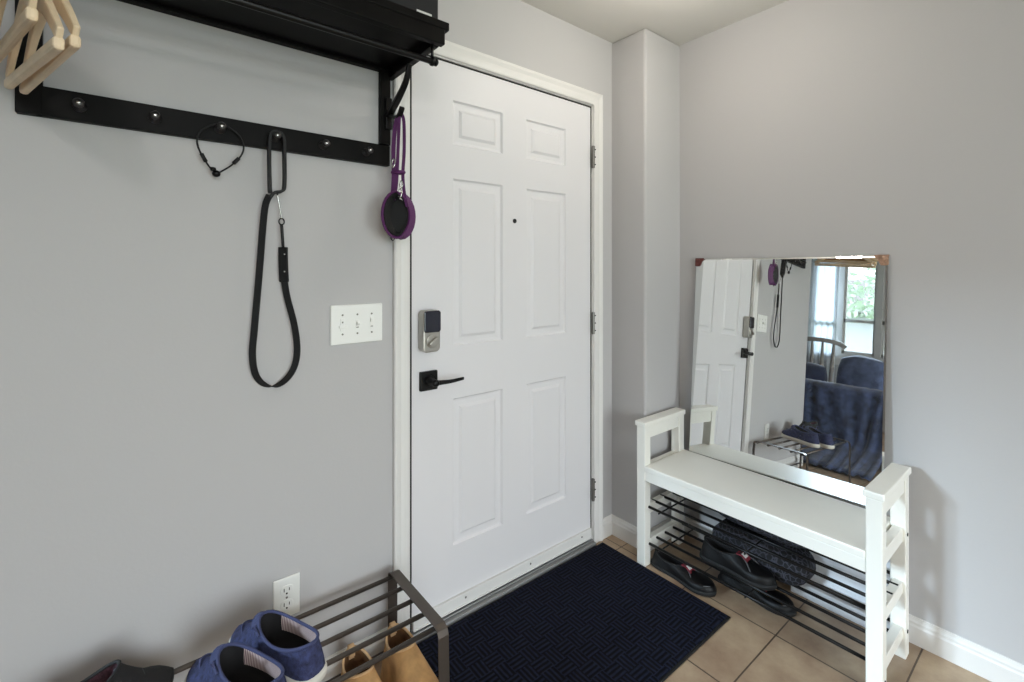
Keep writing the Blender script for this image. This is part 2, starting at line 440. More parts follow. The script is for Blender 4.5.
# smart deadbolt
def rrect(w, h, r, n=6, top_arch=0):
    pts = []
    for cx, cz, a0 in ((w/2-r, h/2-r, 0), (-w/2+r, h/2-r, PI/2), (-w/2+r, -h/2+r, PI), (w/2-r, -h/2+r, 1.5*PI)):
        for k in range(n+1):
            a = a0+PI/2*k/n; x = cx+r*math.cos(a); z = cz+r*math.sin(a)
            if z > 0: z += top_arch*(1-(2*x/w)**2)
            else: z -= top_arch*(1-(2*x/w)**2)
            pts.append((x, z))
    return pts
LX, LZ = .062, 1.066
db_bm = bm_new(); poly_extrude(db_bm, [(LX+x, .006, LZ+z) for x, z in rrect(.066, .138, .012, 6, .006)], (0, -.042, 0))
db = obj('deadbolt', db_bm, 'nickel', door, bevel=.004); db['label'] = 'satin nickel smart deadbolt body'
bm = bm_new(); poly_extrude(bm, [(LX+x*.98, -.034, LZ+.034+z) for x, z in rrect(.066, .072, .008, 6, .004)], (0, -.008, 0))
cv = obj('battery_cover', bm, 'navy_plastic', db, bevel=.003); cv['label'] = 'glossy navy battery cover'
bm = bm_new(); lathe(bm, [(.024, -.036), (.024, -.0395), (.021, -.041)], (LX, 0, LZ-.034), 'Y', 28); obj('turn_rose', bm, 'nickel', db, smooth=False, bevel=.001)
bm = bm_new(); poly_extrude(bm, [(LX+(x*.8-z*.6), -.040, LZ-.034+(x*.6+z*.8)) for x, z in rrect(.040, .014, .006, 4)], (0, -.014, 0))
obj('thumb_turn', bm, 'nickel', db, bevel=.003)
# black lever
HX, HZ = .067, .888
lv = obj('lever_handle', boxes(((HX-.034, -.008, HZ-.034), (HX+.034, .006, HZ+.034))), 'black_metal', door, bevel=.003)
lv['label'] = 'black square lever handle'
bm = bm_new(); lathe(bm, [(.020, -.008), (.018, -.014), (.013, -.020), (.012, -.05), (.0125, -.058), (.008, -.062)], (HX, 0, HZ), 'Y', 20); obj('spindle', bm, 'black_metal', lv, smooth=True)
bm = bm_new()
sweep(bm, smooth_path([(HX-.008, -.052, HZ), (HX+.02, -.054, HZ), (HX+.06, -.056, HZ-.001), (HX+.115, -.052, HZ+.001)], 6), rect(.016, .009), up=(0,0,1),
      scale=[1.15-.5*i/18 for i in range(19)])
obj('lever', bm, 'black_metal', lv, bevel=.002)

# ------------------------------------------------------------------ switch plate and outlet
t = thing('light_switch', 'white three-gang switch plate on the wall left of the door', 'light switch', (-.19, 0, 1.108))
obj('cover_plate', boxes(((-.274, -.007, 1.046), (-.106, 0, 1.170))), 'plate', t, bevel=.004)
for x, kind in ((-.237, 'dim'), (-.19, 'tog'), (-.143, 'sl')):
    bm = bm_new()
    if kind == 'tog':
        box(bm, (x-.0055, -.0085, 1.094), (x+.0055, -.006, 1.122)); r = sweep(bm, [(x, -.007, 1.106), (x, -.018, 1.114)], rect(.008, .010), up=(1,0,0))
    elif kind == 'dim':
        box(bm, (x-.007, -.0085, 1.088), (x+.007, -.006, 1.128)); box(bm, (x-.012, -.014, 1.097), (x+.012, -.008, 1.106))
    else:
        box(bm, (x-.006, -.0085, 1.090), (x+.006, -.006, 1.130)); box(bm, (x-.005, -.013, 1.112), (x+.005, -.008, 1.124))
    obj('toggle', bm, 'plate', t, bevel=.001)
    for dz in (-.03, .03):
        bm = bm_new(); lathe(bm, [(.003, -.007), (.003, -.008)], (x, 0, 1.108+dz), 'Y', 10); obj('screw', bm, 'back_board', t)
    bm = boxes(*((( x-.004, -.0088, 1.108-.012), (x+.004, -.0084, 1.108-.0095)),)) if kind != 'dim' else boxes(((x-.002, -.0088, 1.113), (x+.002, -.0084, 1.118)))
    obj('switch_mark', bm, 'back_board', t)
t = thing('wall_outlet', 'white duplex wall outlet low behind the blue shoes', 'outlet', (-.398, 0, .327))
obj('cover_plate', boxes(((-.434, -.006, .268), (-.362, 0, .385))), 'plate', t, bevel=.003)
for z in (.348, .306):
    bm = bm_new(); poly_extrude(bm, [(-.398+x, -.005, z+zz) for x, zz in rrect(.034, .029, .011, 5)], (0, -.003, 0))
    r = obj('receptacle', bm, 'plate', t, bevel=.001)
    bm = boxes(((-.4065, -.0088, z-.002), (-.4045, -.0078, z+.008)), ((-.3925, -.0088, z-.001), (-.3905, -.0078, z+.007)))
    lathe(bm, [(.0026, -.0078), (.0026, -.0088)], (-.3985, 0, z-.008), 'Y', 10)
    obj('slot', bm, 'dark', r)
bm = bm_new(); lathe(bm, [(.003, -.006), (.003, -.007)], (-.398, 0, .327), 'Y', 10); obj('screw', bm, 'hinge', t)

# ------------------------------------------------------------------ coat rack
t = thing('coat_rack', 'black-brown wooden wall coat rack with hat shelf and hooks', 'coat rack', (-.515, 0, 1.62))
RX0, RX1 = -.945, -.086
obj('hook_rail', boxes(((RX0+.03, -.021, 1.622), (RX1-.0, 0, 1.688))), 'black_wood', t, bevel=.002)
for x0, x1 in ((RX0, RX0+.042), (RX1-.032, RX1+.002)):
    obj('upright', boxes(((x0, -.022, 1.622 if x0 < -.5 else 1.69), (x1, 0, 1.93))), 'black_wood', t, bevel=.002)
bm = bm_new()
for k in range(7):
    y = -.335+k*.048; box(bm, (RX0-.03, y, 1.955), (-.048, y+.044, 1.978))
sh = obj('shelf', bm, 'black_wood', t, bevel=.003)
obj('front_beam', boxes(((RX0-.012, -.335, 1.912), (-.062, -.312, 1.955))), 'black_wood', t, bevel=.003)
obj('back_beam', boxes(((RX0-.012, -.022, 1.93), (-.068, 0, 1.957))), 'black_wood', t, bevel=.002)
for x in (RX0-.012, -.09):
    obj('end_board', boxes(((x, -.312, 1.912), (x+.022, -.0, 1.957))), 'black_wood', t, bevel=.003)
obj('underside', boxes(((RX0+.01, -.31, 1.94), (-.09, -.02, 1.956))), 'black_wood', t)
bm = bm_new(); tube(bm, [(RX0+.01, -.307, 1.868), (-.082, -.307, 1.868)], .0085, 16)
hb = obj('hanging_bar', bm, 'black_metal', t, smooth=False)
for x in (-.088, RX0+.02):
    bm = bm_new()
    tube(bm, [(x, -.307, 1.868), (x, -.307, 1.93)], .0042, 10); lathe(bm, [(.004, -.006), (.0125, -.004), (.0125, .004), (.004, .006)], (x, -.307, 1.868), 'X', 16)
    lathe(bm, [(.005, .006), (.0105, .009), (.0105, .014), (.005, .018)], (x, -.307, 1.868), 'X', 16)
    obj('bar_bracket', bm, 'black_metal', hb, smooth=True)
HK = [-.841, -.704, -.566, -.433, -.300, -.167]
for x in HK:
    bm = bm_new()
    lathe(bm, [(.013, -.021), (.013, -.024), (.006, -.026), (.0055, -.045), (.010, -.049), (.011, -.054), (.006, -.058)], (x, 0, 1.655), 'Y', 18)
    pg = obj('peg', bm, 'peg', t, smooth=True)
    bm = bm_new(); lathe(bm, [(.0045, -.0575), (.004, -.0595), (.002, -.060)], (x, 0, 1.655), 'Y', 12); obj('screw', bm, 'steel', pg, smooth=True)
# big double hook on the right upright
bm = bm_new()
bx = -.092
path = smooth_path([(bx, -.022, 1.785), (bx, -.05, 1.80), (bx, -.10, 1.825), (bx, -.15, 1.86), (bx, -.175, 1.905)], 6)
sweep(bm, path, rect(.018, .012), up=(1,0,0), scale=[1.35-.5*i/(len(path)-1) for i in range(len(path))])
path = smooth_path([(bx, -.024, 1.79), (bx, -.06, 1.772), (bx, -.10, 1.765), (bx, -.125, 1.788)], 6)
sweep(bm, path, rect(.016, .011), up=(1,0,0))
box(bm, (bx-.011, -.028, 1.74), (bx+.011, -.021, 1.845))
obj('coat_hook', bm, 'black_metal', t, bevel=.003)

# storage box on the shelf
t = thing('storage_box', 'black storage box on top of the coat rack shelf', 'box', (-.30, -.17, 1.981))
obj('body', boxes(((-.56, -.285, 1.981), (-.055, -.03, 2.13))), 'black_box', t, bevel=.004)
obj('lid', boxes(((-.565, -.29, 2.10), (-.050, -.025, 2.15))), 'black_box', t, bevel=.004)
bm = boxes(((-.125, -.2865, 2.004), (-.078, -.2848, 2.012)))
lb = obj('box_label', bm, 'white_tag', t); lb['label'] = 'small white printed strip'

# wooden hangers
def hanger(near, far, m, label, grp=True):
    """near/far: the two ends of the trouser bar"""
    n, f = Vector(near), Vector(far); mid = (n+f)/2
    d = (n-f); L = d.length; d.normalize(); side = Vector((d.y, -d.x, 0)).normalized(); up = side.cross(d).normalized()
    if up.z < 0: up = -up
    bx = mid.x + (-.307-mid.y)*(d.x/d.y)
    bar = Vector((bx, -.307, 1.868+.0085))
    apex = Vector((bar.x, bar.y, mid.z+.125))
    t = thing('clothes_hanger', label, 'clothes hanger', tuple(apex), 0, 'wooden clothes hangers on the rack bar')
    bm = bm_new(); pts = []
    for k in range(17):
        u = 2*k/16-1
        e = n if u > 0 else f
        base = apex.lerp(e, abs(u)); pts.append(base + up*(.012*abs(u)) + up*(.030*(math.sin(PI*abs(u)))**1.0)*.6)
    sweep(bm, pts, rect(.014, .034), up=[tuple(side)]*17, scale=[.62+.45*(1-abs(2*k/16-1)) for k in range(17)])
    sh = obj('shoulder', bm, m, t, bevel=.003)
    bm = bm_new(); sweep(bm, [n-d*.002, f+d*.002], rect(.014, .020), up=[tuple(side)]*2); obj('trouser_bar', bm, m, t, bevel=.005)
    bm = bm_new(); r = .022
    c = bar+Vector((0,0,.002-r))
    hp = [apex+Vector((0,0,-.01)), Vector((apex.x, apex.y, c.z-r-.008))]
    for k in range(11):
        ang = -PI/2 + (PI*1.45)*k/10; hp.append(c+d*(r*math.cos(ang))+Vector((0,0,r*math.sin(ang))))
    tube(bm, smooth_path(hp, 3), .0019, 8); obj('hook', bm, 'steel', t, smooth=True)
hanger((-.829, -.520, 1.618), (-.943, -.10, 1.656), 'hanger', 'pale wooden clothes hanger, rightmost of the bunch on the bar')
hanger((-.812, -.505, 1.632), (-.922, -.095, 1.652), 'hanger', 'pale wooden clothes hanger tucked just behind the rightmost one')
hanger((-.857, -.520, 1.652), (-.968, -.10, 1.690), 'hanger', 'light wooden clothes hanger, left of the lowest pair on the bar')
hanger((-.895, -.522, 1.680), (-.985, -.11, 1.70), 'hanger_dark', 'tan brown wooden clothes hanger, leftmost of the bunch')

# cord necklace on the third peg
t = thing('cord_loop', 'thin black cord loop with a bead hanging from the third peg', 'cord', (-.566, -.04, 1.66))
bm = bm_new()
tube(bm, smooth_path([(-.566, -.04, 1.6635), (-.590, -.037, 1.655), (-.612, -.032, 1.635), (-.617, -.028, 1.605), (-.600, -.026, 1.565), (-.577, -.026, 1.538), (-.555, -.026, 1.548),
     (-.525, -.028, 1.578), (-.512, -.030, 1.610), (-.522, -.034, 1.640), (-.545, -.038, 1.657)], 6, closed=True), .0023, 8, closed=True)
obj('cord', bm, 'leash', t, smooth=True)
for a, b in (((-.608, -.027, 1.582), (-.598, -.0265, 1.562)), ((-.536, -.0275, 1.566), (-.523, -.028, 1.582))):
    bm = bm_new(); tube(bm, [a, b], .005, 10); obj('cord_slider', bm, 'leash', t, smooth=True)
bm = bm_new(); lathe(bm, [(.001,-.010),(.006,-.008),(.009,-.003),(.009,.003),(.006,.008),(.001,.010)], (-.575, -.026, 1.534), 'X', 14); obj('bead', bm, 'black_metal', t, smooth=True)
bm = bm_new(); lathe(bm, [(.001,-.007),(.005,-.005),(.006,0),(.005,.005),(.001,.007)], (-.582, -.026, 1.545), 'X', 12); obj('clasp', bm, 'black_metal', t, smooth=True)

# black leash on the fourth peg
t = thing('dog_leash', 'long black webbing leash looped over the fourth rack peg', 'leash', (-.435, -.04, 1.66))
bm = bm_new(); Yn = [(0,-1,0)]
def strap(bm, pts, w, th, up, k=6, closed=False):
    p = smooth_path(pts, k, closed)
    sweep(bm, p, rect(w, th), up=[up]*len(p), closed=closed)
# handle: band face seen nearly edge-on, width along Y
strap(bm, [(-.433, -.04, 1.668), (-.449, -.04, 1.655), (-.451, -.038, 1.60), (-.449, -.034, 1.52), (-.447, -.030, 1.495)], .020, .008, (0,-1,.02))
strap(bm, [(-.433, -.04, 1.668), (-.416, -.04, 1.655), (-.412, -.038, 1.60), (-.411, -.034, 1.52), (-.418, -.030, 1.503), (-.436, -.028, 1.497), (-.448, -.028, 1.480)], .020, .008, (0,-1,.02))
obj('handle', bm, 'leash', t, bevel=.001)
bm = bm_new()
strap(bm, [(-.448, -.028, 1.49), (-.458, -.026, 1.46), (-.464, -.024, 1.40), (-.472, -.022, 1.28), (-.484, -.020, 1.12), (-.489, -.019, 1.05), (-.483, -.019, .995), (-.464, -.019, .962), (-.434, -.019, .949),
      (-.402, -.019, .965), (-.380, -.019, 1.00), (-.373, -.019, 1.05), (-.381, -.02, 1.12), (-.400, -.02, 1.20), (-.408, -.02, 1.25)], .019, .0030, (.80,-.60,0), 6)
obj('webbing', bm, 'leash', t, bevel=.0006)
bm = bm_new(); strap(bm, [(-.408, -.02, 1.245), (-.410, -.02, 1.28), (-.411, -.02, 1.32), (-.411, -.02, 1.345)], .028, .006, (.72,-.7,0)); pad = obj('stitched_pad', bm, 'leash', t, bevel=.002)
for z in (1.275, 1.325):
    bm = bm_new(); lathe(bm, [(.003, 0), (.003, -.005), (.001, -.006)], (-.408, -.022, z), 'Y', 10); obj('rivet', bm, 'steel', pad, smooth=True)
bm = bm_new(); tube(bm, smooth_path([(-.411, -.02, 1.345), (-.413, -.02, 1.38), (-.415, -.02, 1.41)], 4), .0042, 8); tube(bm, smooth_path([(-.415+.007*math.cos(a), -.02, 1.418+.009*math.sin(a)) for a in [2*PI*k/10 for k in range(10)]], 2, True), .002, 8, closed=True)
obj('snap_clip', bm, 'black_metal', t, smooth=True)
bm = bm_new(); tube(bm, smooth_path([(-.415, -.021, 1.425), (-.421, -.025, 1.455), (-.428, -.028, 1.495)], 5), .0022, 8); obj('chain_link', bm, 'steel', t, smooth=True)

# purple leash and collar on the big hook
t = thing('pet_leash', 'purple webbing leash and collar hanging from the big side hook', 'leash', (-.09, -.10, 1.77))
R2 = Vector((.78, -.625, 0)); cx = Vector((-.094, -.095, 0))
def pp(u, z, d=0): return cx + R2*u + Vector((.625, .78, 0))*d + Vector((0,0,z))
bm = bm_new()
strap(bm, [pp(.006, 1.775), pp(-.006, 1.74), pp(-.013, 1.66), pp(-.012, 1.58), pp(-.016, 1.52), pp(-.030, 1.475)], .013, .005, tuple(R2))
strap(bm, [pp(.008, 1.778, -.006), pp(.004, 1.70, -.004), pp(.0, 1.62), pp(-.004, 1.55), pp(-.012, 1.50)], .010, .005, tuple(R2))
strap(bm, [pp(.010, 1.778, .004), pp(.019, 1.75, .004), pp(.020, 1.66, .004), pp(.016, 1.58, .004), pp(.021, 1.52, .004), pp(.030, 1.48, .004)], .010, .005, tuple(R2))
obj('webbing', bm, 'purple', t, bevel=.001)
bm = bm_new(); tube(bm, smooth_path([pp(-.016+.0, 1.588), pp(.0, 1.588, -.008), pp(.02, 1.588, 0), pp(.0, 1.588, .012)], 4, True), .006, 8, closed=True); obj('keeper_band', bm, 'purple', t, smooth=True)
bm = bm_new()
ring = [pp(.004+.036*math.sin(a), 1.452+.068*math.cos(a), .030*math.sin(a)) for a in [2*PI*k/28 for k in range(28)]]
sweep(bm, ring, rect(.036, .006), up=[tuple(Vector((.625,.78,0))*1+R2*.35)]*28, closed=True)
obj('collar', bm, 'purple', t, bevel=.001)
bm = bm_new()
ring = [pp(.003+.030*math.sin(a), 1.453+.060*math.cos(a), .026*math.sin(a)) for a in [2*PI*k/28 for k in range(28)]]
sweep(bm, ring, rect(.034, .005), up=[tuple(Vector((.625,.78,0))*1+R2*.35)]*28, closed=True)
o = obj('collar_lining', bm, 'leash', t); o['label'] = 'black collar lining'
bm = bm_new()
poly = [pp(-.002+.032*math.sin(a), 1.449+.059*math.cos(a), .010) for a in [2*PI*k/16 for k in range(16)]]
poly_extrude(bm, poly, (.003, .004, 0)); o = obj('neoprene_pad', bm, 'leash', t, bevel=.001); o['label'] = 'black padded section'
bm = bm_new(); tube(bm, smooth_path([pp(.010, 1.535, -.01), pp(.016, 1.52, -.012), pp(.010, 1.505, -.012), pp(.004, 1.52, -.01)], 4, True), .0017, 8, closed=True)
tube(bm, smooth_path([pp(.014, 1.56, -.01), pp(.019, 1.548, -.011), pp(.013, 1.535, -.011), pp(.009, 1.548, -.01)], 4, True), .0017, 8, closed=True)
obj('metal_ring', bm, 'steel', t, smooth=True)
bm = bm_new(); tube(bm, smooth_path([pp(-.010, 1.63, -.008), pp(-.006, 1.615, -.01), pp(-.012, 1.60, -.01), pp(-.016, 1.615, -.008)], 4, True), .0016, 8, closed=True); obj('metal_ring', bm, 'steel', t, smooth=True)
bm = bm_new(); tube(bm, smooth_path([pp(-.012, 1.39, -.012), pp(-.006, 1.38, -.012), pp(-.012, 1.372, -.012), pp(-.018, 1.38, -.012)], 4, True), .0018, 8, closed=True); obj('tag_ring', bm, 'black_metal', t, smooth=True)

# ------------------------------------------------------------------ shoe rack by the wall
t = thing('shoe_rack', 'low dark metal shoe rack with five rods under the outlet', 'shoe rack', (-.5, -.2, 0))
KX0, KX1, KZ = -1.02, -.073, .302
for x in (KX1-.028, KX0):
    bm = bm_new()
    pth = [(x+.014, -.043, 0), (x+.014, -.043, KZ-.02), (x+.014, -.047, KZ-.006), (x+.014, -.06, KZ), (x+.014, -.345, KZ), (x+.014, -.361, KZ-.006), (x+.014, -.367, KZ-.02), (x+.014, -.377, 0)]
    sweep(bm, pth, rect(.032, .005), up=[(1,0,0)]*8)
    obj('end_frame', bm, 'dark_steel', t, bevel=.0015)
for i, y in enumerate((-.062, -.132, -.202, -.272, -.339)):
    bm = bm_new(); z = KZ-.010
    tube(bm, [(KX0+.01, y, z), (KX1-.012, y, z)], .0065, 12); obj('rod', bm, 'dark_steel', t, smooth=True)
for x in (KX1-.014, KX0+.014):
    pass
bm = bm_new(); tube(bm, [(KX0+.01, -.046, .05), (KX1-.012, -.046, .05)], .005, 10); obj('rod', bm, 'dark_steel', t, smooth=True)

# ------------------------------------------------------------------ shoes
def footprint(L, W, n=48):
    """outline of a sole: heel at x=0, toe at x=L"""
    ctrl = [(0, .0), (.02, .24), (.10, .36), (.25, .37), (.45, .36), (.62, .44), (.75, .49), (.87, .42), (.95, .27), (1.0, .0)]
    top = smooth_path([(x*L, y*W, 0) for x, y in ctrl], 6)
    pts = [(p.x, p.y) for p in top] + [(p.x, -p.y) for p in top[-2:0:-1]]
    # resample evenly
    P = [Vector((x, y)) for x, y in pts]; m = len(P); d = [0]
    for i in range(m): d.append(d[-1]+(P[(i+1)%m]-P[i]).length)
    out = []
    for k in range(n):
        s = d[-1]*k/n; i = max(j for j in range(m) if d[j] <= s+1e-9)
        u = (s-d[i])/max(1e-9, d[i+1]-d[i]); out.append(P[i].lerp(P[(i+1)%m], u))
    return out

def shoe(name, label, cat, loc, rotz, L=.29, W=.105, H=.085, sole_h=.024, upper='blue_canvas', sole='offwhite_rubber', lining='shoe_inside', edge='blue_canvas_trim',
         open0=.05, open1=.56, openw=.30, toe_h=.052, group=None, extra=None, boot=0, rise=0):
    t = thing(name, label, cat, loc, rotz, group)
    n = 48; P = footprint(L, W, n)
    # sole
    bm = bm_new(); r0 = [bm.verts.new((p.x*.98+.003, p.y*.94, .002)) for p in P]
    rings = [r0]
    for s, z in ((1.03, .006), (1.06, sole_h*.6), (1.04, sole_h)):
        rings.append([bm.verts.new((L/2+(p.x-L/2)*(1+(s-1)*.5), p.y*s, z + (.006*max(0, p.x/L-.8)/.2))) for p in P])
    for a, b in zip(rings, rings[1:]):
        for k in range(n): bm.faces.new((a[k], a[(k+1)%n], b[(k+1)%n], b[k]))
    bm.faces.new(rings[0][::-1]); bm.faces.new(rings[-1])
    obj('sole', bm, sole, t, smooth=True, local=True)
    # collar ellipse, same angular order as the footprint
    cxm, cl = L*(open0+open1)/2, L*(open1-open0)/2
    Q = []
    for p in P:
        u = (p.x/L*2-1); ang = math.atan2(p.y/(W*.5), u)
        Q.append(Vector((cxm+cl*math.cos(ang), W*openw*math.sin(ang))))
    def height(q):
        f = (q.x-(cxm-cl))/(2*cl)                  # 0 at the heel, 1 at the front of the collar
        return H*(1.0 + rise*min(1, max(0, f))**2 - .22*math.sin(PI*min(1, max(0, f)))) + boot
    bm = bm_new(); rings = []; S_ = 14
    for i in range(S_+1):
        s = i/S_; ring = []
        for p, q in zip(P, Q):
            toe = max(0, (p.x/L-.5)/.5)            # 0 heel half .. 1 toe
            hq = height(q)
            e_xy = s**(1.15+.75*toe) if not boot else s**(1.1+2.6*toe)
            zz = sole_h*.8
            if toe > 0:
                th = toe_h
                a = th*(1-(1-min(1, s/.45))**2.2)
                b = hq*s**1.25
                hz = a*(1-s**1.5)*toe + b*(1-toe*(1-s**1.5))
                hz = max(hz, b*.0)
            else:
                hz = hq*(1-(1-s)**1.15)
            xy = Vector((p.x, p.y)).lerp(q, e_xy)
            bul = .025*math.sin(PI*min(1, s*1.1))*(1-s)
            xy.y *= 1+bul
            ring.append(bm.verts.new((xy.x, xy.y, zz+hz)))
        rings.append(ring)
    for a, b in zip(rings, rings[1:]):
        for k in range(n): bm.faces.new((a[k], a[(k+1)%n], b[(k+1)%n], b[k]))
    top = [v.co.copy() for v in rings[-1]]
    obj('upper', bm, upper, t, smooth=True, local=True)
    # lining
    bm = bm_new(); rr = [[bm.verts.new(c) for c in top]]
    for s, sc in ((.35, .93), (.75, .88), (1, .84)):
        rr.append([bm.verts.new(((c.x-cxm)*sc+cxm, c.y*sc, c.z*(1-s)+(sole_h+.008)*s)) for c in top])
    for a, b in zip(rr, rr[1:]):
        for k in range(n): bm.faces.new((a[k], a[(k+1)%n], b[(k+1)%n], b[k]))
    bm.faces.new(rr[-1])
    obj('lining', bm, lining, t, smooth=True, local=True)
    bm = bm_new(); tube(bm, top, .0038, 8, closed=True); obj('collar', bm, edge, t, smooth=True, local=True)
    if extra: extra(t, top, L, W, H, cxm, cl, sole_h)
    return t

def slipon_extra(t, top, L, W, H, cxm, cl, sh):
    # pull tab at heel, stitched toe seam, tongue flap with striped lining
    fx = cxm+cl
    zt = top[min(range(len(top)), key=lambda i: -top[i].x)].z
    bm = bm_new(); pts = []
    for k in range(9):
        u = -1+2*k/8; pts.append((fx+.010-.018*u*u, W*.26*u, zt-.006+.002*(1-u*u)-.006*u*u))
    sweep(bm, pts, rect(.022, .004), up=[(.9,0,-.35)]*9); obj('tongue', bm, 'blue_canvas_trim', t, bevel=.001, local=True)
    bm = bm_new(); pts = []
    for k in range(17):
        a = -1+2*k/16
        pts.append((L*(.93-.20*a*a)-.012, W*.36*a, sh+.037-.010*a*a))
    tube(bm, smooth_path(pts, 2), .0026, 6); obj('toe_seam', bm, 'blue_canvas_trim', t, smooth=True, local=True)
    # striped heel and side lining visible inside the collar
    bm = bm_new(); A, B = [], []
    for c in top:
        if c.y < .012 and c.x < cxm+cl*.75:
            A.append(Vector(((c.x-cxm)*.97+cxm, c.y*.96, c.z-.001))); B.append(Vector(((c.x-cxm)*.9+cxm, c.y*.88, c.z*.45+.016)))
    order = sorted(range(len(A)), key=lambda i: math.atan2(A[i].y, A[i].x-cxm) if A[i].y < 0 else math.atan2(A[i].y, A[i].x-cxm)-2*PI)
    va = [bm.verts.new(A[i]) for i in order]; vb = [bm.verts.new(B[i]) for i in order]
    for k in range(len(va)-1): bm.faces.new((va[k], va[k+1], vb[k+1], vb[k]))
    o = obj('striped_lining', bm, 'stripe', t, smooth=True, local=True); o['label'] = 'pink and white striped lining'
    # knotted side lace
    bm = bm_new(); y = W*.36
    tube(bm, smooth_path([(cxm+cl*.9, y*.8, zt-.012), (cxm+cl*.7, y*1.02, zt-.010), (cxm+cl*.55, y*1.1, zt-.016)], 4), .003, 6)
    tube(bm, smooth_path([(cxm+cl*.7, y*1.02, zt-.008), (cxm+cl*.72, y*1.2, zt+.006), (cxm+cl*.62, y*1.2, zt+.010)], 4), .003, 6)
    obj('lace', bm, 'blue_canvas_trim', t, smooth=True, local=True)

RZ = KZ-.0035
dv = Vector((-.135, .27)); ang = math.atan2(dv.y, dv.x)
shoe('slip_on_shoe', 'right-hand shoe of the blue canvas slip-on pair, nearer the outlet', 'shoe', (-.402, -.330, RZ), ang, L=.295, W=.104, H=.076, open1=.66, openw=.40, toe_h=.034, sole_h=.028, rise=.14, extra=slipon_extra, group='blue slip-on shoes on the rack')
shoe('slip_on_shoe', 'left-hand shoe of the blue canvas slip-on pair, nearer the frame bottom', 'shoe', (-.493, -.388, RZ), ang+.02, L=.295, W=.104, H=.076, open1=.66, openw=.40, toe_h=.034, sole_h=.028, rise=.14, extra=slipon_extra, group='blue slip-on shoes on the rack')
def dark_extra(t, top, L, W, H, cxm, cl, sh):
    bm = bm_new()
    for i in range(4):
        x = L*(.58+.06*i); z = sh+H*.72-.010*i
        tube(bm, smooth_path([(x, -W*.24, z-.006), (x, 0, z+.008), (x, W*.24, z-.006)], 4), .0026, 6)
    obj('lace', bm, 'cord', t, smooth=True, local=True)
shoe('sneaker', 'black knit sneaker on the rack, left of the blue shoes', 'shoe', (-.915, -.172, RZ), math.radians(18), L=.255, W=.104, H=.096, toe_h=.024, sole_h=.020, open0=.06, open1=.60, upper='black_mesh', sole='rubber', edge='leash', lining='plum_lining', extra=dark_extra)

def boot_extra(t, top, L, W, H, cxm, cl, sh):
    bm = bm_new(); pts = [(L*(.93-.27*a*a), W*.40*a, sh+.052-.016*a*a) for a in [-1+2*k/16 for k in range(17)]]
    tube(bm, smooth_path(pts, 2), .0035, 6); obj('welt_seam', bm, 'tan_edge', t, smooth=True, local=True)
    bm = bm_new()
    for i in range(4):
        x = L*(.54+.055*i); z = sh+H*.78-.013*i
        tube(bm, smooth_path([(x, -W*.2, z-.004), (x+.006, 0, z+.010), (x, W*.2, z-.004)], 4), .003, 6)
    o = obj('lace', bm, 'tan_edge', t, smooth=True, local=True); o['label'] = 'pale leather lace'
    bm = bm_new(); xh = cxm-cl; zh = max(c.z for c in top)
    strap(bm, [(xh+.006, 0, zh-.03), (xh-.006, 0, zh), (xh+.0, 0, zh+.008), (xh+.010, 0, zh+.002), (xh+.012, 0, zh-.02)], .016, .003, (0,1,0)); obj('pull_loop', bm, 'tan_edge', t, local=True)
for x, y, a, lb in ((-.110, -.078, -90, 'tan suede boot under the shoe rack, nearer the door'), (-.243, -.082, -90, 'tan suede boot under the shoe rack, farther from the door')):
    shoe('ankle_boot', lb, 'boot', (x, y, 0), math.radians(a), L=.29, W=.126, H=.085, boot=.055, sole_h=.026, upper='tan', lining='tan_dark', sole='tan_edge', edge='tan_edge', open0=.05, open1=.44, openw=.30, toe_h=.085,
         extra=boot_extra, group='tan boots under the shoe rack')

# ------------------------------------------------------------------ door mat
t = thing('doormat', 'dark navy ribbed doormat lying in front of the door', 'doormat', (.47, -.335, 0))
obj('rubber_backing', boxes(((-.025, -.638, 0), (.965, -.030, .005))), 'rubber', t, bevel=.002)
bm = bm_new(); poly_extrude(bm, [(.470+x, -.334+y, .004) for x, y in rrect(.974, .592, .006, 3)], (0, 0, .007)); obj('pile', bm, 'mat', t, bevel=.003)

# ------------------------------------------------------------------ bench with shoe shelves
BX0, BX1, BY0, BY1, BH = .965, 1.271, -1.087, -.222, .623
t = thing('bench', 'white wooden entry bench with two black-rod shoe shelves', 'bench', ((BX0+BX1)/2, (BY0+BY1)/2, 0))
PT = .042
for ya, yb, inner in ((BY0, BY0+PT, 1), (BY1-PT, BY1, -1)):
    for x in (BX0, BX1-PT):
        obj('leg', boxes(((x, ya, 0), (x+PT, yb, BH-.022))), 'bench', t, bevel=.003)
    obj('top_rail', boxes(((BX0+PT, ya+.004, BH-.075), (BX1-PT, yb-.004, BH-.022))), 'bench', t, bevel=.002)
    obj('arm_cap', boxes(((BX0-.006, ya-.006, BH-.022), (BX1+.004, yb+.006, BH))), 'bench', t, bevel=.004)
    for z0, z1 in ((.385, .432), (.215, .255), (.065, .105)):
        obj('side_rail', boxes(((BX0+PT, ya+.008, z0), (BX1-PT, yb-.008, z1))), 'bench', t, bevel=.002)
    for z in (.405, .085):
        bm = bm_new(); y = ya-.0005 if inner > 0 else yb+.0005
        lathe(bm, [(.006, -.001), (.006, .001)], (BX1-PT/2, y, z), 'Y', 12); obj('bolt_head', bm, 'dark', t)
    bm = bm_new(); lathe(bm, [(.006, -.001), (.006, .001)], (BX0+.022, ya-.0005 if inner > 0 else yb+.0005, .06), 'Y', 12); obj('bolt_head', bm, 'dark', t)
obj('seat', boxes(((BX0-.002, BY0+PT, .412), (BX1, BY1-PT, .437))), 'bench', t, bevel=.004)
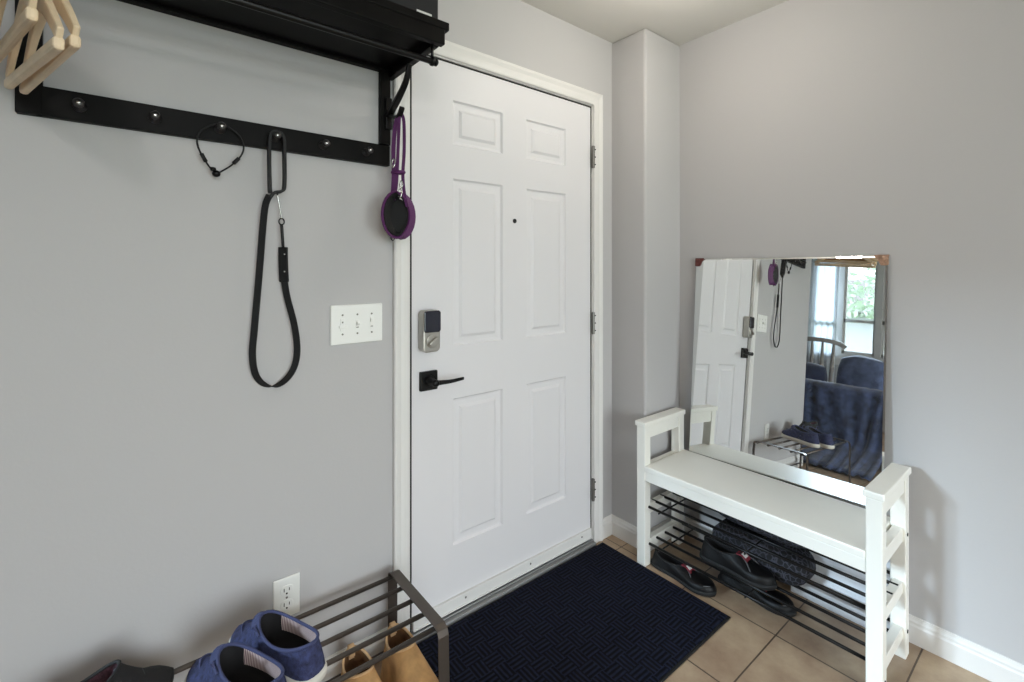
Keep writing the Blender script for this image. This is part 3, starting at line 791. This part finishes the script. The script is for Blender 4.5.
obj('apron', boxes(((BX0+.002, BY0+PT, .372), (BX0+.022, BY1-PT, .412))), 'bench', t, bevel=.002)
obj('apron', boxes(((BX1-.022, BY0+PT, .372), (BX1-.002, BY1-PT, .412))), 'bench', t, bevel=.002)
for z, xs in ((.252, (.995, 1.059, 1.126, 1.192, 1.256)), (.092, (.998, 1.064, 1.129, 1.194, 1.256))):
    for x in xs:
        bm = bm_new(); tube(bm, [(x, BY0+.012, z), (x, BY1-.012, z)], .0058, 12); o = obj('shelf_rod', bm, 'black_metal', t, smooth=True); o['label'] = 'black metal shelf rod'
    for y in (BY1-PT-.05, (BY0+BY1)/2-.02):
        bm = bm_new(); tube(bm, [(xs[0]-.004, y, z-.009), (xs[-1]+.004, y, z-.009)], .0032, 8); obj('cross_rod', bm, 'black_metal', t, smooth=True)

# ------------------------------------------------------------------ mirror leaning on the wall
def mirror_thing():
    w, h = .724, .893
    th, ps = .0735, -.0150
    n = Vector((-math.cos(th)*math.cos(ps), math.cos(th)*math.sin(ps), math.sin(th)))
    t = thing('mirror', 'frameless rectangular mirror leaning on the wall above the bench', 'mirror', (1.2720, -.654, .4385))
    z = (Vector((0,0,1))-n*n.z).normalized(); y = z.cross(n).normalized()
    if y.y > 0: y = -y
    mt = Matrix((( n.x, y.x, z.x), (n.y, y.y, z.y), (n.z, y.z, z.z))).to_4x4()
    t.rotation_euler = mt.to_euler() if mt.determinant() > 0 else (0,0,0)
    # local axes: x = out of the glass, y = towards the camera's right, z = up the glass
    flip = 1 if mt.determinant() > 0 else -1
    if flip < 0:
        mt = Matrix((( n.x, -y.x, z.x), (n.y, -y.y, z.y), (n.z, -y.z, z.z))).to_4x4(); t.rotation_euler = mt.to_euler()
    bm = bm_new(); e = .006
    a = [(-.001, -w/2, 0), (-.001, w/2, 0), (-.001, w/2, h), (-.001, -w/2, h)]; b = [(.0015, -w/2+e, e), (.0015, w/2-e, e), (.0015, w/2-e, h-e), (.0015, -w/2+e, h-e)]
    va = [bm.verts.new(p) for p in a]; vb = [bm.verts.new(p) for p in b]
    bm.faces.new(vb)
    for k in range(4): bm.faces.new((va[k], va[(k+1)%4], vb[(k+1)%4], vb[k]))
    bm.faces.new(va[::-1])
    obj('mirror_glass', bm, 'mirror', t, local=True)
    obj('backing_board', boxes(((-.006, -w/2+.001, .001), (-.001, w/2-.001, h-.001))), 'back_board', t, local=True)
    s = -flip                                           # sign of local y that points to the picture's right
    for sy, m, lb in ((s, 'clip_red', 'dark red corner clip'), (-s, 'clip_tan', 'tan corner clip')):
        bm = bm_new(); y0 = sy*(w/2+.003); d = -sy
        pts = [(y0, h+.004)]
        for k in range(7):
            a_ = PI/2*k/6; rr = .040+.004*math.cos(3*a_*2)
            pts.append((y0+d*rr*math.cos(a_)*(1 if k < 6 else .25), h+.004-rr*math.sin(a_)*(1 if k else .25)))
        poly_extrude(bm, [(.0025, u, v) for u, v in pts], (.004, 0, 0))
        c = (y0+d*.014, h+.004-.014)
        lathe(bm, [(.011, .006), (.010, .010), (.004, .012)], (0, c[0], c[1]), 'X', 12)
        box(bm, (-.008, min(y0, y0+d*.03), h+.0005), (.0065, max(y0, y0+d*.03), h+.004))
        o = obj('corner_clip', bm, m, t, local=True, bevel=.0012); o['label'] = lb
    return t
mirror_thing()

# ------------------------------------------------------------------ things stored under the bench
def flat_extra(t, top, L, W, H, cxm, cl, sh):
    fx = cxm+cl; zt = sh+H*.9
    bm = bm_new(); sweep(bm, [(fx-.012, 0, zt+.002), (fx+.008, 0, zt+.003), (fx+.030, 0, zt-.012)], rect(.036, .003), up=[(0,1,0)]*3); o = obj('tongue_label', bm, 'red_tag', t, local=True); o['label'] = 'dark red tongue label'
    bm = bm_new(); sweep(bm, [(fx+.006, 0, zt+.006), (fx+.022, 0, zt-.004)], rect(.022, .002), up=[(0,1,0)]*2); o = obj('logo_patch', bm, 'white_tag', t, local=True); o['label'] = 'small white patch'
    bm = bm_new(); y = W*.4
    tube(bm, smooth_path([(fx+.01, -.01, zt-.006), (fx+.03, -y*.6, zt-.012), (fx+.06, -y, zt-.04), (L*.9, -y*.7, sh+.022), (L*.97, 0, sh+.018)], 5), .0022, 6)
    tube(bm, smooth_path([(fx+.01, .01, zt-.006), (fx+.035, y*.5, zt-.012), (fx+.055, y*.8, zt-.03)], 5), .0022, 6)
    o = obj('lace', bm, 'cord', t, smooth=True, local=True); o['label'] = 'thin grey lace'
UB = dict(upper='black_leather', sole='rubber', edge='leash')
shoe('flat_shoe', 'low black shoe on the floor under the bench, nearest the doormat', 'shoe', (1.030, -.262, 0), math.radians(-91), L=.285, W=.098, H=.050, toe_h=.036, sole_h=.018, extra=flat_extra, group='black shoes stored under the bench', **UB)
shoe('flat_shoe', 'black shoe on the lower bench shelf, at the front beside the rods', 'shoe', (1.088, -.455, .098), math.radians(-88), L=.285, W=.098, H=.066, toe_h=.042, sole_h=.020, extra=flat_extra, group='black shoes stored under the bench', **UB)
t = thing('tote_bag', 'soft black bag slumped at the back of the lower bench shelf', 'bag', (1.215, -.66, .098))
def soft_block(c, hx, hy, h, seed, slump=.02):
    bm = bm_new(); rings = []; n = 32; m = 12
    for i in range(m+1):
        v = i/m; ring = []
        for k in range(n):
            a = 2*PI*k/n; sx = math.copysign(abs(math.cos(a))**.42, math.cos(a)); sy = math.copysign(abs(math.sin(a))**.42, math.sin(a))
            sc = math.sin(PI*(.10+v*.76))**.30
            q = Vector((c[0]+hx*sx*sc, c[1]+hy*sy*sc, c[2]+h*v))
            q += Vector((.4*slump*noise.noise(q*14+Vector((seed,0,0))), slump*.4*noise.noise(q*11+Vector((0,seed,0))), slump*v*noise.noise(q*12+Vector((0,0,seed)))))
            ring.append(bm.verts.new(q))
        rings.append(ring)
    for a, b in zip(rings, rings[1:]):
        for k in range(n): bm.faces.new((a[k], a[(k+1)%n], b[(k+1)%n], b[k]))
    bm.faces.new(rings[0][::-1]); bm.faces.new(rings[-1])
    return bm
obj('body', soft_block((1.205, -.64, .0995), .066, .185, .132, 3.1), 'lace', t, smooth=True)
bm = bm_new(); strap(bm, [(1.165, -.60, .222), (1.150, -.63, .240), (1.148, -.70, .241), (1.165, -.74, .222)], .016, .003, (1,0,0), 5); obj('handle', bm, 'leash', t)
shoe('flat_shoe', 'black shoe on the floor under the bench, behind the nearest one', 'shoe', (1.150, -.50, 0), math.radians(-89), L=.285, W=.098, H=.050, toe_h=.036, sole_h=.018, extra=flat_extra, group='black shoes stored under the bench', **UB)
# dark patterned pouch on the upper shelf
t = thing('pouch', 'black lace-patterned pouch on the upper bench shelf', 'pouch', (1.17, -.69, .2578))
bm = bm_new(); rings = []
for i in range(11):
    v = i/10; ring = []
    for k in range(28):
        a = 2*PI*k/28; sx = math.copysign(abs(math.cos(a))**.45, math.cos(a)); sy = math.copysign(abs(math.sin(a))**.45, math.sin(a))
        sc = (math.sin(PI*min(1, max(0, .06+v*.88))))**.35
        ring.append(bm.verts.new((1.185+.080*sx*sc, -.665+.195*sy*sc, .259+.095*v+.006*math.sin(5*a)*v)))
    rings.append(ring)
for a, b in zip(rings, rings[1:]):
    for k in range(28): bm.faces.new((a[k], a[(k+1)%28], b[(k+1)%28], b[k]))
bm.faces.new(rings[0][::-1]); bm.faces.new(rings[-1])
obj('body', bm, 'lace', t, smooth=True)
bm = bm_new(); tube(bm, smooth_path([(1.10, -.60, .335), (1.085, -.65, .352), (1.085, -.71, .352), (1.10, -.76, .335)], 5), .005, 8); obj('handle', bm, 'leash', t, smooth=True)
# white carton
t = thing('carton', 'flat white cardboard carton standing behind the bench shelves', 'box', (1.313, -.88, 0))
obj('body', boxes(((1.294, -1.05, .0), (1.330, -.715, .345))), 'carton', t, bevel=.002)
obj('lid', boxes(((1.2925, -1.052, .30), (1.3315, -.713, .362))), 'carton', t, bevel=.002)

# ------------------------------------------------------------------ living area seen in the mirror
t = thing('sofa', 'navy plush sofa with its back to the entry, seen in the mirror', 'sofa', (-2.2, -.3, 0))
SX, SY0, SY1 = -1.76, -1.35, .62
obj('base', boxes(((-2.62, SY0, .10), (SX-.02, SY1, .30))), 'blue_sofa', t, bevel=.02)
bm = bm_new(); poly_extrude(bm, [(SX, SY0, .06), (SX+.004, SY0, .595), (SX-.05, SY0, .622), (SX-.17, SY0, .61), (SX-.20, SY0, .30), (SX-.2, SY0, .06)], (0, SY1-SY0, 0)); bk = obj('backrest', bm, 'blue_sofa', t, bevel=.02)
bm = bm_new(); tube(bm, [(SX+.002, SY0+.01, .598), (SX+.002, SY1-.01, .598)], .007, 8); obj('piping', bm, 'piping', bk, smooth=True)
for y in (SY0, SY1-.17):
    obj('arm', boxes(((-2.62, y, .10), (SX-.18, y+.17, .58))), 'blue_sofa', t, bevel=.04)
for y in (SY0+.18, (SY0+SY1)/2+.005):
    obj('seat_cushion', boxes(((-2.60, y, .30), (SX-.21, y+.80, .45))), 'blue_sofa', t, bevel=.04)
for x in (-2.58, SX-.08):
    for y in (SY0+.05, SY1-.09):
        obj('leg', boxes(((x, y, 0), (x+.05, y+.05, .105))), 'chair_wood', t)
# plush throw hung over the back
def throw():
    bm = bm_new(); nu, nv = 90, 40; g = []
    y0, y1 = -.50, .34
    for i in range(nu+1):
        u = i/nu; col = []
        for j in range(nv+1):
            v = j/nv; s = v*1.16
            fold = .016*math.sin(u*46+2.2*math.sin(v*3+u*5))+.012*noise.noise(Vector((u*16, v*4, .3)))+.02*noise.noise(Vector((u*5, v*2, 2.3)))
            if s < .62: x, z = SX+.034+fold*(.4+.9*(1-s/.62))+.52*max(0, 1-s/.26)**1.8, .014+abs(fold)*.8*max(0,1-s/.2)+ (.606*(s/.62)**1.15)
            elif s < .80:
                a = (s-.62)/.18; x, z = SX+.034-.21*a+fold*.3, .62+.05*math.sin(PI*a)+.02*abs(fold)*10
            else:
                a = (s-.80)/.36; x, z = SX-.182-.06*a-abs(fold)*.3, .61-.22*a
            yy = y0+(y1-y0)*u+.03*math.sin(v*4+u*9)
            if s < .62: yy += (.10*(1-s/.62))*(1-2*u)*.4
            col.append(bm.verts.new((x, yy, max(.012, z))))
        g.append(col)
    for i in range(nu):
        for j in range(nv): bm.faces.new((g[i][j], g[i+1][j], g[i+1][j+1], g[i][j+1]))
    return bm
o = obj('throw_blanket', throw(), 'blue_throw', None, smooth=True)
sm = o.modifiers.new('solid', 'SOLIDIFY'); sm.thickness = .008; sm.offset = 0
tag(o, 'rumpled blue plush throw draped over the sofa back', 'throw blanket')
def pillow(c, w, h, d, tilt, m, label, rz=0):
    t = thing('throw_pillow', label, 'pillow', c, rz, 'pillows on the sofa')
    bm = bm_new(); n = 18; F = []
    for side in (1, -1):
        g = []
        for i in range(n+1):
            row = []
            for j in range(n+1):
                u, v = -1+2*i/n, -1+2*j/n
                th = d*.5*((1-u**4)*(1-v**4))**.55*side
                k = 1-.16*u*u*(1 if v > 0 else .4); k2 = 1-.14*v*v
                p = Vector((th, u*w/2*k2, v*h/2*k+h/2))
                p += Vector((.008*noise.noise(p*9), 0, .01*noise.noise(p*7)))
                row.append(bm.verts.new(Matrix.Rotation(tilt, 3, 'Y') @ p))
            g.append(row)
        for i in range(n):
            for j in range(n): bm.faces.new((g[i][j], g[i+1][j], g[i+1][j+1], g[i][j+1]))
    bmesh.ops.remove_doubles(bm, verts=bm.verts, dist=1e-4)
    bmesh.ops.recalc_face_normals(bm, faces=bm.faces)
    obj('cover', bm, m, t, smooth=True, local=True)
pillow((-2.10, .27, .455), .33, .37, .16, -.1, 'blue_sofa', 'navy plush pillow on the sofa, nearest the hook wall')
pillow((-2.12, -.155, .455), .41, .50, .17, -.12, 'blue_pillow', 'tallest slate blue plush pillow in the middle of the sofa', .1)
pillow((-2.11, -.60, .455), .40, .42, .16, -.1, 'blue_pillow', 'slate blue plush pillow at the sofa end far from the hook wall')

# dining chair behind the sofa
t = thing('dining_chair', 'grey wooden dining chair with curved back, seen in the mirror', 'chair', (-2.98, .42, 0), 0)
cx0, cy0 = -3.02, .42
bm = bm_new()
for k in range(1): pass
sx = [(cx0+x, cy0+y, .45) for x, y in rrect(.40, .42, .07, 5)]
poly_extrude(bm, sx, (0, 0, .03)); obj('seat', bm, 'chair_wood', t, bevel=.008)
for dx in (-.16, .16):
    for dy in (-.16, .16):
        bm = bm_new(); tube(bm, [(cx0+dx*1.12, cy0+dy*1.12, 0), (cx0+dx, cy0+dy, .24), (cx0+dx*.9, cy0+dy*.9, .455)], .016, 10, scale=[.8, 1.2, .9]); obj('leg', bm, 'chair_wood', t, smooth=True)
bm = bm_new(); sweep(bm, smooth_path([(cx0+.10, cy0-.25, 1.015), (cx0+.15, cy0-.20, 1.055), (cx0+.20, cy0-.08, 1.075), (cx0+.205, cy0+.08, 1.075), (cx0+.15, cy0+.20, 1.055), (cx0+.10, cy0+.25, 1.015)], 6), rect(.022, .05), up=[(1,0,0)]*31)
obj('crest_rail', bm, 'chair_wood', t, bevel=.006)
for u in (-.15, -.05, .05, .15):
    bm = bm_new(); tube(bm, [(cx0+.165-.2*abs(u)*.4, cy0+u*.8, .475), (cx0+.185-.5*u*u, cy0+u, .80), (cx0+.19-.9*u*u, cy0+u*1.05, 1.06)], .011, 10, scale=[1, 1.9, 1]); obj('spindle', bm, 'chair_wood', t, smooth=True)

# window
def window():
    fr = bm_new(); x0, x1 = XL-.11, XL-.03
    panes = [(-.64, -.34), (-.27, .075), (.145, .49), (.56, .82)]
    # outer frame and mullions
    box(fr, (x0, W0, WZ0), (x1, W1, WZ0+.05)); box(fr, (x0, W0, WZ1-.05), (x1, W1, WZ1))
    edges = [W0] + [v for p in panes for v in p] + [W1]
    for k in range(0, len(edges), 2): box(fr, (x0, edges[k], WZ0+.05), (x1, edges[k+1], WZ1-.05))
    w = struct('window_1', fr, 'trim', 'white window with four narrow sashes, seen in the mirror', 'window', bevel=.003)
    for a, b in panes:
        s = bm_new(); xa, xb = XL-.09, XL-.05
        zm = 1.385
        for z0, z1 in ((WZ0+.05, WZ0+.085), (zm-.02, zm+.02), (WZ1-.085, WZ1-.05)): box(s, (xa, a, z0), (xb, b, z1))
        for y0, y1 in ((a, a+.022), (b-.022, b)): box(s, (xa, y0, WZ0+.05), (xb, y1, WZ1-.05))
        so = struct('sash', s, 'trim', parent=w)
        struct('glass_pane', boxes(((XL-.072, a+.022, WZ0+.085), (XL-.068, b-.022, WZ1-.085))), 'glass', parent=so)
    bm = boxes(((XL-.03, W0-.06, WZ0-.04), (XL+.05, W1+.06, WZ0)), ((XL, W0-.08, WZ0-.11), (XL+.015, W1+.08, WZ0-.04)),
               ((XL, W0-.08, WZ0), (XL+.015, W0, WZ1+.08)), ((XL, W1, WZ0), (XL+.015, W1+.08, WZ1+.08)), ((XL, W0, WZ1), (XL+.015, W1, WZ1+.08)))
    struct('window_casing', bm, 'trim', parent=w)
window()
# curtain on a rod
t = thing('curtain', 'white curtain hanging at the left side of the mirrored window', 'curtain', (XL+.08, .7, 0))
bm = bm_new(); A, B = [], []
for k in range(61):
    u = k/60; y = .53+.42*u; x = XL+.085+.018*math.sin(u*2*PI*6)
    A.append(bm.verts.new((x, y, .06))); B.append(bm.verts.new((x, y, 2.345)))
for k in range(60): bm.faces.new((A[k], A[k+1], B[k+1], B[k]))
o = obj('panel', bm, 'curtain', t, smooth=True); q = o.modifiers.new('solid', 'SOLIDIFY'); q.thickness = .003
bm = bm_new(); tube(bm, [(XL+.085, -.85, 2.355), (XL+.085, 1.05, 2.355)], .011, 12); obj('curtain_rod', bm, 'brass', t, smooth=True)
for y in (-.84, 1.04):
    bm = bm_new(); box(bm, (XL, y-.01, 2.345), (XL+.09, y+.01, 2.365)); obj('rod_bracket', bm, 'brass', t)
# flush ceiling lights: entry one, plus one added behind the viewer for fill
for lx, ly, lb in ((.72, -.62, 'round flush ceiling light above the entry mat'), (-1.3, -2.9, 'added round flush ceiling light behind the viewer, for fill')):
    t = thing('ceiling_light', lb, 'ceiling light', (lx, ly, ZC))
    bm = bm_new(); lathe(bm, [(.15, 0), (.15, -.02), (.14, -.03)], (lx, ly, ZC-.0005), 'Z', 32); obj('base', bm, 'nickel', t, smooth=False)
    bm = bm_new(); lathe(bm, [(.138, -.03), (.13, -.055), (.10, -.08), (.05, -.094), (.004, -.098)], (lx, ly, ZC), 'Z', 32); obj('diffuser', bm, 'lamp', t, smooth=True)

# unseen glazed door added behind the camera to let the fill light in
fr = bm_new()
for x0, x1 in ((P0, P0+.07), (-.43, -.36), (P1-.07, P1)): box(fr, (x0, YB-.11, .0), (x1, YB-.03, PZ))
box(fr, (P0, YB-.11, PZ-.07), (P1, YB-.03, PZ)); box(fr, (P0, YB-.11, 0), (P1, YB-.03, .07))
d2 = struct('added_door', fr, 'trim', 'added white glazed sliding door behind the viewer, for the fill light', 'door')
for x0, x1 in ((P0+.07, -.43), (-.36, P1-.07)):
    struct('glass_pane', boxes(((x0, YB-.072, .07), (x1, YB-.068, PZ-.07))), 'glass', parent=d2)

# outdoors
bm = boxes(((-40, -40, -.4), (40, 40, -.25))); o = struct('ground', bm, 'ground', 'lawn outside the house', 'ground')
t = thing('tree', 'leafy green tree outside the window, seen in the mirror', 'tree', (-11.2, 1.5, -.25))
bm = bm_new(); tube(bm, [(-11.2, 1.5, -.25), (-11.15, 1.52, 1.2), (-11.2, 1.45, 2.6), (-11.1, 1.5, 3.6)], .14, 12, scale=[1.3, 1, .8, .4]); obj('trunk', bm, 'bark', t, smooth=True)
bm = bm_new(); rnd = random.Random(3)
for k in range(2600):
    a, b = rnd.uniform(0, 2*PI), math.acos(rnd.uniform(-1, 1)); r = rnd.uniform(.55, 1)**.5
    c = Vector((-11.2+1.5*r*math.sin(b)*math.cos(a), 1.5+1.6*r*math.sin(b)*math.sin(a), 3.1+1.35*r*math.cos(b)))
    if noise.noise(c*1.1) < -.08: continue
    u = Vector((rnd.gauss(0,1), rnd.gauss(0,1), rnd.gauss(0,1))).normalized(); w = u.orthogonal().normalized()
    s = rnd.uniform(.06, .13)
    bm.faces.new([bm.verts.new(c+u*s), bm.verts.new(c+w*s*.5), bm.verts.new(c-u*s), bm.verts.new(c-w*s*.5)])
obj('crown', bm, 'leaf', t)
t = thing('house', 'pale lavender neighbouring house outside the window, seen in the mirror', 'house', (-14, 2, -.25))
bm = bm_new(); poly_extrude(bm, [(-13.0, -6, -.25), (-13.0, 9, -.25), (-13.0, 9, 2.1), (-13.0, -6, 2.1)], (-5, 0, 0)); wl = obj('wall', bm, 'siding', t)
bm = bm_new(); poly_extrude(bm, [(-12.6, -6.4, 2.1), (-15.5, -6.4, 3.4), (-18.4, -6.4, 2.1)], (0, 15.8, 0)); obj('roof', bm, 'roof', t)
obj('window', boxes(((-13.0, 6.2, .7), (-12.96, 7.0, 1.7))), 'navy_plastic', t)

# ------------------------------------------------------------------ light
w = bpy.data.worlds.new('World'); S.world = w; w.use_nodes = True
bg = w.node_tree.nodes['Background']; bg.inputs['Color'].default_value = (.86, .93, 1, 1); bg.inputs['Strength'].default_value = 4.6

def area(name, loc, target, sx, sy, power, col):
    l = bpy.data.lights.new(name, 'AREA'); l.shape = 'RECTANGLE'; l.size = sx; l.size_y = sy; l.energy = power; l.color = col
    o = bpy.data.objects.new(name, l); C.objects.link(o); o.location = loc
    o.rotation_euler = (Vector(target)-Vector(loc)).to_track_quat('-Z', 'Y').to_euler()
    return o
area('window_daylight', (-9.0, 1.27, 3.62), (1.1, -.95, .55), 1.3, 1.3, 1480, (.66, .82, 1))
area('rear_fill_light', (-.4, YB-.2, 1.15), (-.2, 0, 1.0), 2.4, 1.9, 52, (.90, .93, 1))  # added area light behind the camera, flat fill on the door wall
l = bpy.data.lights.new('entry_bulb', 'POINT'); l.energy = 5.0; l.color = (1, .94, .86); l.shadow_soft_size = .06
o = bpy.data.objects.new('entry_bulb', l); C.objects.link(o); o.location = (.72, -.62, ZC-.16)

l = bpy.data.lights.new('hall_fill_light', 'POINT'); l.energy = 23; l.color = (1, .97, .95); l.shadow_soft_size = .10  # added lamp behind the camera, lifts the upper walls
o = bpy.data.objects.new('hall_fill_light', l); C.objects.link(o); o.location = (-1.3, -2.9, ZC-.18)

# ------------------------------------------------------------------ camera
cam = bpy.data.cameras.new('camera'); co = bpy.data.objects.new('camera', cam); C.objects.link(co); S.camera = co
co.location = (-.741, -1.483, 1.282)
co.rotation_euler = (PI/2, 0, -.675)
cam.sensor_width = 36; cam.lens = 470.06/1024*36
cam.shift_y = -(341-269.1)/1024
cam.clip_start = .02

S.view_settings.view_transform = 'Standard'; S.view_settings.look = 'None'; S.view_settings.gamma = 1; S.view_settings.exposure = .30
S.view_settings.use_curve_mapping = False
S.cycles.use_denoising = True
S.cycles.max_bounces = 10; S.cycles.diffuse_bounces = 6; S.cycles.glossy_bounces = 5; S.cycles.transparent_max_bounces = 12
S.cycles.caustics_reflective = False; S.cycles.caustics_refractive = False
S.cycles.sample_clamp_indirect = 6
